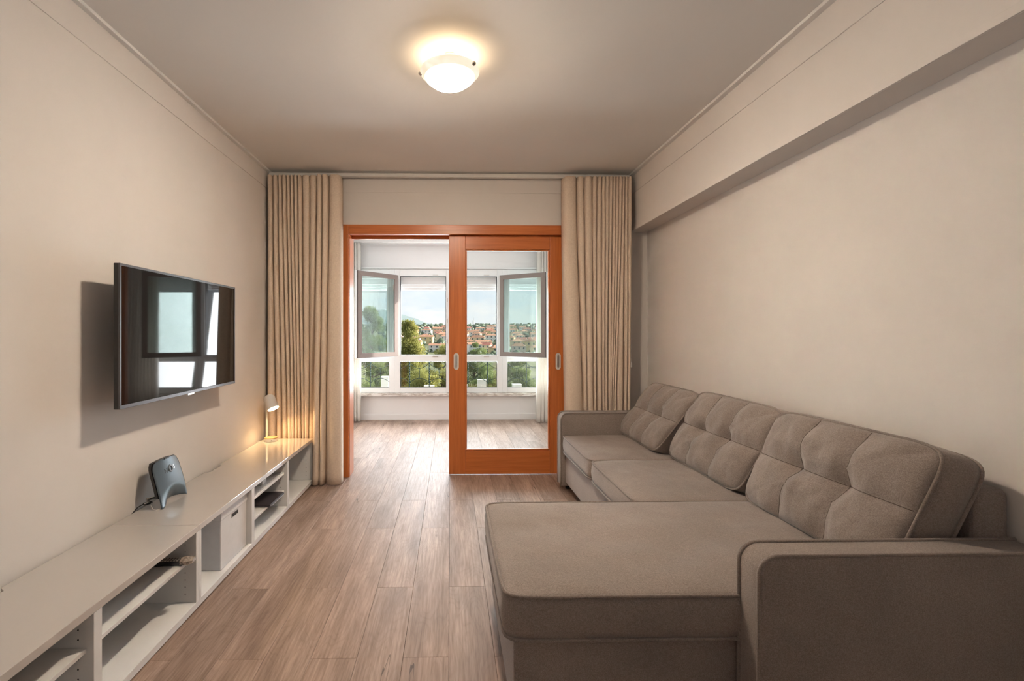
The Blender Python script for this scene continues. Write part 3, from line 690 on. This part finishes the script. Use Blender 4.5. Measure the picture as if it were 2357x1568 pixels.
pr = [(.1485, RZ + .003), (.1495, RZ), (.1475, RZ - .005), (.134, RZ - .020), (.113, RZ - .040), (.088, RZ - .059), (.060, RZ - .074), (.030, RZ - .083), (0, RZ - .086)]
pr2 = [(r * .97, z + .004) for r, z in pr[1:-1]] + [(0, RZ - .081)]
MB().lathe(pr, 72, Mc).make('glass_bowl', m_bowl(), cl, smooth=True)
MB().lathe([(.1475, RZ + .0035)] + pr2, 72, Mc).make('bowl_light_block', M['white_plastic'], cl, smooth=True)  # opaque lining added inside to stop the bowl's glow going up
for a in (math.radians(-38), math.radians(178), math.radians(70)):
    p = Vector((CL.x + .148 * math.cos(a), CL.y + .148 * math.sin(a), RZ)); rd = Vector((math.cos(a), math.sin(a), 0))
    c_ = MB().tube([p + rd * -.03 + Vector((0, 0, -.012)), p + rd * -.012 + Vector((0, 0, .008)), p + rd * .003 + Vector((0, 0, .002)), p + rd * .002 + Vector((0, 0, -.008))], .003, 8)
    kn = (rd * .55 + Vector((0, 0, -.83))).normalized().to_track_quat('Z', 'Y').to_matrix().to_4x4()
    c_.lathe([(0, .004), (.008, .0035), (.0105, .001), (.0105, -.006), (0, -.006)], 20, Matrix.Translation(p + Vector((0, 0, -.008)) + rd * .001) @ kn)
    c_.make('clip', M['steel'], cl, smooth=True, angle=.6)
ld = bpy.data.lights.new('ceiling_bulb', 'POINT'); ld.energy = CEIL_UP; ld.color = (1, .74, .46); ld.shadow_soft_size = .03
lo = bpy.data.objects.new('ceiling_bulb', ld); C.objects.link(lo); lo.parent = cl; lo.location = (0, 0, 2.592 - HC)

# ================================================================== sofa
sofa = empty('corner_sofa', (1.2, 2.6, 0), 'taupe fabric corner sofa with chaise and piped arms along the right wall', 'sofa')
def pillow(name, mat, parent, Mx, sx, sy, t, pf, pb, n=10, tuft=None, nu=72, nv=48, wr=.0, seed=0, piping=True, origin=None, shear=0.0, pr_=.0058, sag=0.0):
    V = []; F = []
    def outline(u, v):
        m = max(abs(u), abs(v)); l = (abs(u) ** n + abs(v) ** n) ** (1 / n)
        k = m / l if l > 1e-9 else 1
        return u * k, v * k
    def pos(u, v, side):
        a, c = outline(u, v)
        e = ((1 - u ** 4) * (1 - v ** 4)) ** .55 if abs(u) < 1 and abs(v) < 1 else 0
        h = t + (pf if side > 0 else pb) * e
        if tuft and side > 0:
            g = 0
            du = min(abs(u - s_) for s_ in tuft['u'])
            sv = .75 + .25 * min(1, abs(v) * 2)
            g += tuft['seam'] * math.exp(-(du / .11) ** 2) * (1 - .35 * abs(v)) * sv
            g += tuft['seam'] * .8 * math.exp(-((v - tuft['v']) / .15) ** 2)
            g += .006 * math.exp(-(du / .016) ** 2) + .006 * math.exp(-((v - tuft['v']) / .022) ** 2)
            for s_ in tuft['u']:
                r2 = ((u - s_) * sx / 2) ** 2 + ((v - tuft['v']) * sy / 2) ** 2
                g += tuft['pit'] * math.exp(-r2 / .055 ** 2)
            h -= g * min(1, e * 1.6)
        p = Vector((a * sx / 2, c * sy / 2, side * h))
        if wr:
            w_ = mn.noise(Vector((a * 3.1 + seed, c * 2.3, seed * 1.7 + side))) * wr * e + mn.noise(Vector((a * 9 + seed, c * 4, seed))) * wr * .35 * e
            p.z += w_
        p.x += shear * c * sy
        p.z -= sag * (1 - a * a) * 0
        return p
    for side in (1, -1):
        for i in range(nv + 1):
            for j in range(nu + 1): V.append(Mx @ pos(-1 + 2 * j / nu, -1 + 2 * i / nv, side))
    N = (nu + 1) * (nv + 1); q = nu + 1
    for i in range(nv):
        for j in range(nu):
            F.append((i * q + j, i * q + j + 1, (i + 1) * q + j + 1, (i + 1) * q + j))
            F.append((N + i * q + j, N + (i + 1) * q + j, N + (i + 1) * q + j + 1, N + i * q + j + 1))
    ring = [j for j in range(nu)] + [i * q + nu for i in range(nv)] + [nv * q + j for j in range(nu, 0, -1)] + [i * q for i in range(nv, 0, -1)]
    base = len(V); K = len(ring); mids = 3
    cen = Mx @ Vector((0, 0, 0))
    for m in range(1, mids + 1):
        f_ = m / (mids + 1)
        for k in ring:
            a, b2 = Vector(V[k]), Vector(V[N + k]); p = a.lerp(b2, f_); d = (p - cen); d = (Mx.to_3x3().inverted() @ d); d.z = 0
            if d.length > 0: d.normalize()
            V.append(p + Mx.to_3x3() @ d * (.010 * math.sin(PI * f_)))
    lev = [ring] + [[base + m * K + k for k in range(K)] for m in range(mids)] + [[N + k for k in ring]]
    for m in range(mids + 1):
        for k in range(K): F.append((lev[m][k], lev[m + 1][k], lev[m + 1][(k + 1) % K], lev[m][(k + 1) % K]))
    b = MB(); b.v = [tuple(p) for p in V]; b.f = F; b.mi = [0] * len(F)
    if parent is None:
        root = empty(name, origin); o = b.make('cover', mat, root, smooth=True)
    else:
        root = o = b.make(name, mat, parent, smooth=True)
    if tuft:
        tl = []
        for s_ in tuft['u']: tl.append([Mx @ (pos(s_ + .0, -.97 + 1.94 * k / 30, 1) + Vector((0, 0, .0010))) for k in range(31)])
        tl.append([Mx @ (pos(-.98 + 1.96 * k / 44, tuft['v'], 1) + Vector((0, 0, .0010))) for k in range(45)])
        for l_ in tl: MB().tube(l_, .0017, 6).make('stitched_seam', M['sofa_seam'], o, smooth=True)
    if piping:
        for off in (0, N):
            pts = [V[off + k] for k in ring]; pts = pts[::2]
            cdir = [(Mx.to_3x3().inverted() @ (p - cen)) for p in pts]
            pts = [p + Mx.to_3x3() @ Vector((d.x, d.y, 0)).normalized() * .002 for p, d in zip(pts, cdir)]
            MB().tube(pts, pr_, 8, closed=True).make('piping', M['sofa_piping'], o, smooth=True)
    return root
FL = Matrix.Identity(4)
SX0 = .890
# frame
box('chaise_base', .195, 1.62, 1.445, 2.20, .045, .330, M['sofa'], sofa, .012, seg=3)
box('seat_base', .915, 1.62, 2.20, 3.745, .075, .322, M['sofa'], sofa, .012, seg=3)
box('back_frame', 1.635, 1.742, 1.432, 3.743, .05, .775, M['sofa'], sofa, .025, seg=4)
# seats
pillow('seat_cushion', M['sofa'], sofa, Matrix.Translation((1.262, 3.372, .386)), .745, .742, .060, .016, .004, n=16, wr=.006, seed=1)
pillow('seat_cushion', M['sofa'], sofa, Matrix.Translation((1.262, 2.612, .388)), .745, .758, .060, .018, .004, n=16, wr=.006, seed=2)
pillow('chaise_cushion', M['sofa'], sofa, Matrix.Translation((.895, 1.824, .394)), 1.46, .795, .066, .016, .004, n=22, wr=.007, seed=3, nu=110, nv=60)
# arms
def arm(y0, y1):
    xf, xk, z0, z1, r = .882, 1.744, .045, .622, .055
    poly = [(xk, z0), (xk, z1)] + [(xf + r - r * math.sin(a), z1 - r + r * math.cos(a)) for a in [PI / 2 * i / 8 for i in range(9)]] + [(xf, z0)]
    o = MB().prism(poly, y0, y1, 'y').make('armrest', M['sofa'], sofa, bevel=.008, seg=3, smooth=True, angle=.9)
    for yy in (y0 + .004, y1 - .004):
        pts = [(xf - .001, yy, z0)] + [(xf - .001, yy, z0 + (z1 - r - z0) * k / 6) for k in range(1, 6)] + [(xf + r - (r + .001) * math.sin(a), yy, z1 - r + (r + .001) * math.cos(a)) for a in [PI / 2 * (1 - i / 8) for i in range(9)]] + [(xf + r + (xk - xf - r) * k / 8, yy, z1 + .001) for k in range(1, 9)]
        MB().tube(pts, .0062, 8).make('piping', M['sofa_piping'], o, smooth=True)
arm(1.328, 1.430); arm(3.745, 3.862)
for (lx, ly) in ((.955, 3.83), (1.66, 3.83), (.955, 1.36), (1.66, 1.36), (.26, 1.52), (.26, 2.12), (.97, 2.65)):
    MB().lathe([(.018, 0), (.024, .078)] if ly != 2.65 else [(.018, 0), (.024, .078)], 16, Matrix.Translation((lx, ly, 0))).make('leg', M['black_plastic'], sofa, smooth=True, angle=.7)
# loose back cushions
def back_cushion(yb, yt, w, seed, label, lean=(.135, .425), xb=1.402, zb=.472):
    up = Vector((lean[0], 0, lean[1])).normalized(); along = Vector((0, -1, 0)); nrm = along.cross(up)
    if nrm.x > 0: nrm = -nrm; along = -along
    h = .452; t = .066
    c = Vector((xb, (yb + yt) / 2, zb)) + up * (h / 2) - nrm * t
    Mx = Matrix(((along.x, up.x, nrm.x, c.x), (along.y, up.y, nrm.y, c.y), (along.z, up.z, nrm.z, c.z), (0, 0, 0, 1)))
    sh = ((yt - yb) / h) * along.y
    r = pillow('back_cushion', M['sofa'], None, Mx, w, h, t, .062, .012, n=9, tuft=dict(u=(-.32, .32), v=.04, seam=.020, pit=.030), wr=.016, seed=seed, origin=(1.5, yb, zb), shear=sh, nu=96, nv=60)
    return tag(r, label, 'cushion', 'tufted back cushions of the corner sofa')
back_cushion(1.845, 1.812, .745, 11.3, 'tufted taupe back cushion nearest the camera, above the near armrest', xb=1.400)
back_cushion(2.640, 2.565, .755, 21.9, 'tufted taupe back cushion in the middle of the sofa', xb=1.415)
back_cushion(3.395, 3.265, .700, 31.1, 'tufted taupe back cushion farthest away, beside the far armrest', xb=1.362, lean=(.165, .415))

# ================================================================== outdoors
M['iron'] = plain('green_wrought_iron', (.018, .048, .042), .35, .1, 40, Metallic=.3)
struct(box('balcony_ledge', XL - .6, XR + .6, YF + .181, 7.42, .28, .40, plain('ledge_stone', (.55, .53, .5), .8), bevel=.004))
rl = empty('balcony_railing', (0, 7.2, .40), 'dark green wrought iron railing with twisted bars outside the veranda windows', 'railing')
RY = 7.15
box('bottom_bar', -2.0, 2.2, RY - .008, RY + .008, .436, .450, M['iron'], rl, .001)
box('top_bar', -2.0, 2.2, RY - .012, RY + .012, .872, .886, M['iron'], rl, .002)
SP = .2945; XS = [-.320 + SP * k for k in range(-6, 9)]
for x in XS:
    b = MB(); n = 44; vs = []; fs = []; s_ = .0085
    for i in range(n + 1):
        z = .40 + .472 * i / n; a = i * .42 if .50 < z < .83 else .0
        for k in range(4): vs.append((x + s_ * math.cos(a + k * PI / 2 + PI / 4), RY + s_ * math.sin(a + k * PI / 2 + PI / 4), z))
    for i in range(n):
        for k in range(4): fs.append((i * 4 + k, i * 4 + (k + 1) % 4, (i + 1) * 4 + (k + 1) % 4, (i + 1) * 4 + k))
    b.add(vs, fs).make('twisted_bar', M['iron'], rl)
for x in XS[:-1]:
    up_ = [(x + SP * t, RY, .812 - .078 * math.sin(PI * t)) for t in [k / 12 for k in range(13)]]
    dn = [(x + SP * t, RY, .512 + .075 * math.sin(PI * t) ** .8) for t in [k / 12 for k in range(13)]]
    MB().tube(up_, .0045, 6).make('swag', M['iron'], rl); MB().tube(dn, .0045, 6).make('arch', M['iron'], rl)
    MB().tube([(x + SP / 2, RY, .586), (x + SP / 2, RY, .735)], .0035, 6).make('link_bar', M['iron'], rl)
for (xa, xb, zt, lb) in ((-1.064, -.955, .60, 'tall white box on the ledge outside the leftmost window'), (.418, .552, .55, 'square white box on the ledge outside the door glass'), (.965, 1.10, .476, 'low white box on the ledge outside the rightmost window'), (-.405, -.252, .459, 'flat white box on the ledge outside the second window'), (.10, .27, .466, 'flat white box on the ledge outside, beside the square white box')):
    e_ = empty('ledge_box', ((xa + xb) / 2, 7.33, .40), lb, 'box', 'white boxes on the outer ledge')
    box('body', xa, xb, 7.27, 7.39, .401, zt - .012, M['white_plastic'], e_, .003); box('lid', xa - .004, xb + .004, 7.265, 7.395, zt - .012, zt, M['white_plastic'], e_, .003)

# ------------------------------------------------------------------ terrain
def gz(x, y):
    P = [(-60, -9.5), (40, -9.5), (150, -17), (330, -18), (420, -13), (560, -5), (760, 4.5), (1000, 13), (1400, 8), (2500, 0), (9000, 0)]
    z = P[-1][1]
    for (a, za), (b, zb) in zip(P, P[1:]):
        if y <= b: z = za + (zb - za) * max(0, (y - a) / (b - a)); break
    k = min(1, max(0, (y - 120) / 300))
    return z + k * (1.6 * mn.noise(Vector((x * .008, y * .008, 1.0))) + .012 * max(0, x - 60) * min(1, y / 900))
M['ground'] = plain('scrub_ground', (.12, .14, .06), .95, .35, .05)
xs = np.concatenate([np.linspace(-2500, -300, 12), np.linspace(-260, 320, 40), np.linspace(380, 3500, 14)]); ys = np.concatenate([np.linspace(8.0, 100, 8), np.linspace(140, 1200, 40), np.linspace(1400, 9000, 10)])
V = [(x, y, gz(x, y)) for y in ys for x in xs]; nx = len(xs)
F = [(j * nx + i, j * nx + i + 1, (j + 1) * nx + i + 1, (j + 1) * nx + i) for j in range(len(ys) - 1) for i in range(nx - 1)]
g = link('ground', fast_mesh('ground', V, F, smooth=True), M['ground']); g['kind'] = 'structure'
# mountain ridge
M['mountain'] = plain('mountain_scrub', (.11, .17, .17), .95, .25, .004)
prof = [(-2600, 60), (-1900, 120), (-1350, 150), (-1050, 190), (-860, 235), (-730, 262), (-600, 240), (-500, 196), (-380, 168), (-250, 120), (-120, 86), (30, 66), (300, 50), (900, 40), (2500, 60)]
def mz(x):
    for (a, za), (b, zb) in zip(prof, prof[1:]):
        if x <= b: t = smooth(max(0, (x - a) / (b - a))); return za + (zb - za) * t
    return prof[-1][1]
V = []; F = []; mx_ = np.linspace(-2600, 2500, 90); my = np.linspace(0, 1, 16)
for t in my:
    for x in mx_:
        k = math.sin(PI * t) ** .9; V.append((x, 4300 + 1500 * t, mz(x) * k * (1 + .10 * mn.noise(Vector((x * .004, t * 3, 0)))) - 15 * (1 - k)))
nx = len(mx_); F = [(j * nx + i, j * nx + i + 1, (j + 1) * nx + i + 1, (j + 1) * nx + i) for j in range(15) for i in range(nx - 1)]
g = link('mountain', fast_mesh('mountain', V, F, smooth=True), M['mountain']); g['kind'] = 'structure'

# ------------------------------------------------------------------ hillside town
WALLC = {'white': (.80, .79, .77), 'cream': (.78, .66, .45), 'yellow': (.76, .60, .32), 'pale pink': (.76, .58, .50)}
WM = {k: plain('render_' + k.replace(' ', '_'), c, .9, .05, .4) for k, c in WALLC.items()}
RM = {'terracotta': plain('terracotta_tiles', (.46, .235, .14), .9, .2, 1.2), 'red': plain('red_tiles', (.48, .17, .12), .9, .15, 1.2)}
M['house_glass'] = plain('house_window', (.07, .09, .11), .2)
ORD = ['first', 'second', 'third', 'fourth', 'fifth', 'sixth', 'seventh', 'eighth', 'ninth', 'tenth', 'eleventh', 'twelfth', 'thirteenth']
def house(x, y, w, d, h, rh, rot, wc, rc, label, group, hip, nwin=3, floors=2):
    z = gz(x, y) - 1.0
    r = empty('house', (x, y, z), label, 'house', group); T = Matrix.Translation((x, y, z)) @ Matrix.Rotation(rot, 4, 'Z')
    MB().box(-w / 2, w / 2, -d / 2, d / 2, 0, h + 1, T).make('walls', WM[wc], r)
    ov = .5; e = h + 1; ins = (d / 2 if hip else 0)
    vs = [(-w / 2 - ov, -d / 2 - ov, e), (w / 2 + ov, -d / 2 - ov, e), (w / 2 + ov, d / 2 + ov, e), (-w / 2 - ov, d / 2 + ov, e), (-w / 2 - ov + ins * .9, 0, e + rh), (w / 2 + ov - ins * .9, 0, e + rh)]
    fs = [(0, 1, 5, 4), (2, 3, 4, 5), (1, 2, 5), (3, 0, 4), (3, 2, 1, 0)]
    rf = MB().add(vs, fs, T).make('roof', RM[rc], r)
    MB().box(w * .18, w * .18 + .8, .2, 1.0, e, e + rh + 1.0, T).make('chimney', WM[wc], rf)
    for fl in range(floors):
        for k in range(nwin):
            cx = -w / 2 + w * (k + .5) / nwin; cz = 1 + h * (fl + .55) / floors
            MB().box(cx - .6, cx + .6, -d / 2 - .06, -d / 2 + .05, cz - .75, cz + .75, T).make('window', M['house_glass'], r)
    return r
rows = [(380, 'lowest'), (412, 'second lowest'), (448, 'third lowest'), (490, 'fourth lowest'), (538, 'middle'), (590, 'fourth highest'), (645, 'third highest'), (705, 'second highest'), (765, 'topmost')]
rr = random.Random(21)
for ri, (d, rn) in enumerate(rows):
    x = -.135 * d + rr.uniform(0, 8); k = 0
    while x < .185 * d and k < 13:
        w = rr.uniform(8, 15); wc = rr.choices(['white', 'cream', 'yellow', 'pale pink'], [5, 3, 2, 1])[0]; rc = rr.choices(['terracotta', 'red'], [3, 1])[0]
        house(x + w / 2, d + rr.uniform(-10, 10), w, rr.uniform(8, 10), rr.uniform(4.5, 8.5), rr.uniform(1.6, 2.6), rr.uniform(-.35, .35), wc, rc,
              '%s house with %s roof, %s from left in %s hillside row' % (wc, rc, ORD[k], rn), 'houses on the far hillside', rr.random() < .6)
        x += w + rr.uniform(1.5, 9) + (rr.uniform(8, 25) if rr.random() < .18 else 0); k += 1
house(128, 600, 30, 12, 15, 1.5, -.1, 'white', 'terracotta', 'long white apartment block with many windows, behind the open right sash', 'apartment blocks on the far hillside', True, 8, 5)
house(190, 300, 34, 12, 16, 2.5, -.7, 'white', 'terracotta', 'white apartment block outside to the right, mirrored in the television', 'apartment blocks on the far hillside', True, 8, 5)
house(175, 380, 30, 12, 18, 2.5, -.5, 'cream', 'terracotta', 'cream apartment block farther up to the right, mirrored in the television', 'apartment blocks on the far hillside', True, 8, 5)
def haze():
    b = box('haze', -2600, 3400, 120, 8500, -60, 900, None, bevel=0); m = bpy.data.materials.new('haze'); m.use_nodes = True; t = m.node_tree; t.nodes.clear()
    v = t.nodes.new('ShaderNodeVolumeScatter'); v.inputs['Density'].default_value = .00005; v.inputs['Color'].default_value = (.78, .90, 1.0, 1); v.inputs['Anisotropy'].default_value = .2
    t.links.new(v.outputs[0], t.nodes.new('ShaderNodeOutputMaterial').inputs['Volume']); b.data.materials.append(m)
    tag(b, 'pale blue haze over the valley and hills', 'haze', kind='stuff')
HAZE = True
tw = empty('water_tower', (48, 985, gz(48, 985)), 'slim grey tower standing on the wooded ridge', 'tower'); tz_ = gz(48, 985)
MB().tube([(48, 985, tz_ - 1), (48, 985, tz_ + 17)], [1.7, 1.3], 16).make('shaft', WM['white'], tw); MB().tube([(48, 985, tz_ + 17), (48, 985, tz_ + 22)], [.7, .5], 12).make('mast', M['steel'], tw)

# ------------------------------------------------------------------ trees
def m_leaf(name, c0, c1, trans=.4, sc_=.9):
    t = NT(name); n = t.noise(sc_, t.co(), 3, .6); c = t.ramp(n, [(.32, c0), (.68, c1)])
    tr = t.n('ShaderNodeBsdfTranslucent'); t.l(c, tr.inputs['Color']); mx = t.n('ShaderNodeMixShader'); mx.inputs[0].default_value = trans
    t.set(c, .6); t.l(t.b.outputs[0], mx.inputs[1]); t.l(tr.outputs[0], mx.inputs[2]); t.l(mx.outputs[0], t.out.inputs['Surface']); return t.m
M['pine_warm'] = m_leaf('pine_needles_olive', (.22, .24, .06), (.50, .48, .17)); M['pine_cool'] = m_leaf('pine_needles_green', (.13, .19, .06), (.32, .38, .14))
M['bark'] = plain('pine_bark', (.13, .085, .06), .95, .3, 6)
def tufts(centers, rad, per, size, rng):
    n = len(centers) * per; c = np.repeat(centers, per, 0); rr_ = np.repeat(rad, per)
    dirv = rng.normal(size=(n, 3)); dirv /= np.linalg.norm(dirv, axis=1, keepdims=True); rad_ = rr_ * rng.uniform(.35, 1, n) ** .6
    p = c + dirv * rad_[:, None] * np.array([1, 1, .62])
    ax_ = dirv * .6 + rng.normal(size=(n, 3)) * .5 + np.array([0, 0, .5]); ax_ /= np.linalg.norm(ax_, axis=1, keepdims=True)
    sd_ = np.cross(ax_, rng.normal(size=(n, 3))); sd_ /= np.linalg.norm(sd_, axis=1, keepdims=True); L_ = size * rng.uniform(.6, 1.3, n)[:, None]; Wd = L_ * .20
    a = p - sd_ * Wd * .5; b = p + sd_ * Wd * .5; c2 = p + ax_ * L_ + sd_ * Wd * .35; d = p + ax_ * L_ - sd_ * Wd * .35
    return np.stack([a, b, c2, d], 1).reshape(-1, 3), np.arange(n * 4).reshape(-1, 4)
def pine(x, y, ztop, spread, depth, mat, label, nb, per, size, seed, name='pine_tree', lean=0.0):
    rng = np.random.default_rng(seed); z0 = gz(x, y); r = empty(name, (x, y, z0), label, 'tree', 'trees in front of the veranda')
    H = depth; cs = []; rs = []; br = MB()
    br.tube([(x - .3, y, z0 - .2), (x - .1, y, z0 + (ztop - z0) * .5), (x, y, ztop - .25 * H)], [.22, .16, .05], 10)
    for i in range(nb):
        t = rng.uniform(0, 1) ** .8; z = ztop - H * t - .15; rad = spread * (.12 + .88 * min(1, t * 1.5) ** .75) * rng.uniform(.25, 1.0); a = rng.uniform(0, 2 * PI)
        c = np.array([x + rad * math.cos(a), y + rad * math.sin(a) * .8, z + rng.uniform(-.1, .25)]); cs.append(c); rs.append(rng.uniform(.22, .5) * (.6 + .4 * t))
        if i % 3 == 0: br.tube([(x, y, z - .35), tuple((np.array([x, y, z - .25]) + c) / 2), tuple(c)], [.035, .022, .008], 5)
    br.make('trunk', M['bark'], r)
    V, F = tufts(np.array(cs), np.array(rs), per, size, rng); f = link('foliage', fast_mesh('foliage', V, F), mat, r); return r
pine(-3.75, 22.5, 2.45, 1.5, 6.0, M['pine_cool'], 'tall dark green pine behind the open left sash', 110, 390, 0.105, 3)
pine(-1.70, 19.0, 1.65, 1.15, 5.0, M['pine_warm'], 'sunlit olive green pine standing in the second window', 230, 300, 0.093, 4)
pine(-.35, 23.0, .55, 1.3, 4.5, M['pine_warm'], 'low olive pine right of the tall one, below the houses', 90, 364, 0.099, 5)
pine(1.25, 25.0, .62, 1.5, 4.5, M['pine_cool'], 'round green tree seen through the door glass under the houses', 100, 364, 0.099, 6)
pine(3.3, 24.0, .0, 1.7, 4.0, M['pine_cool'], 'green tree filling the rightmost lower pane', 100, 364, 0.105, 7)
pine(-2.9, 14.5, .15, 1.4, 3.5, M['pine_cool'], 'green pine low in the leftmost lower pane', 90, 364, 0.081, 8)
pine(-.75, 14.0, .22, 1.3, 3.5, M['pine_warm'], 'olive pine behind the railing in the second lower pane', 110, 390, 0.074, 9)
pine(1.0, 15.5, .10, 1.5, 3.6, M['pine_cool'], 'green pine behind the railing in the lower door glass', 110, 390, 0.081, 10)
pine(2.6, 17.0, -.05, 1.3, 3.5, M['pine_cool'], 'green pine between the two right lower panes', 90, 364, 0.081, 12)
# wooded ridge and the bushes between the houses: too many to count
rng = np.random.default_rng(5)
def blobs(pts, rads, mat, name, label):
    bm = bmesh.new(); bmesh.ops.create_icosphere(bm, subdivisions=2, radius=1); base = np.array([v.co[:] for v in bm.verts]); fc = np.array([[v.index for v in f.verts] for f in bm.faces]); bm.free()
    Vs = []; Fs = []; n = len(base)
    for i, (p, r_) in enumerate(zip(pts, rads)):
        k = 1 + .28 * rng.normal(size=(n, 1)).clip(-1.2, 1.2); Vs.append(base * k * np.array([r_, r_, r_ * rng.uniform(.8, 1.2)]) + p); Fs.append(fc + i * n)
    o = link(name, fast_mesh(name, np.concatenate(Vs), np.concatenate(Fs)), mat); return tag(o, label, 'trees', kind='stuff')
M['forest'] = m_leaf('forest_green', (.05, .09, .045), (.12, .17, .075), .1, .08)
P_ = []; R_ = []
for i in range(900):
    y = rng.uniform(810, 1040); x = rng.uniform(-.21, .25) * y; r_ = rng.uniform(2.6, 6.0); P_.append((x, y, gz(x, y) + r_ * .6)); R_.append(r_)
blobs(P_, R_, M['forest'], 'forest', 'dark green wooded ridge above the hillside houses')
P_ = []; R_ = []
for i in range(430):
    y = rng.uniform(330, 810); x = rng.uniform(-.15, .20) * y; r_ = rng.uniform(1.6, 4.0); P_.append((x, y, gz(x, y) + r_ * .5)); R_.append(r_)
for i in range(160):
    y = rng.uniform(180, 900); x = rng.uniform(.22, .9) * y; r_ = rng.uniform(3, 7.0); P_.append((x, y, gz(x, y) + r_ * .5)); R_.append(r_)
blobs(P_, R_, M['forest'], 'bushes', 'round green bushes scattered between the hillside houses')

if HAZE: haze()
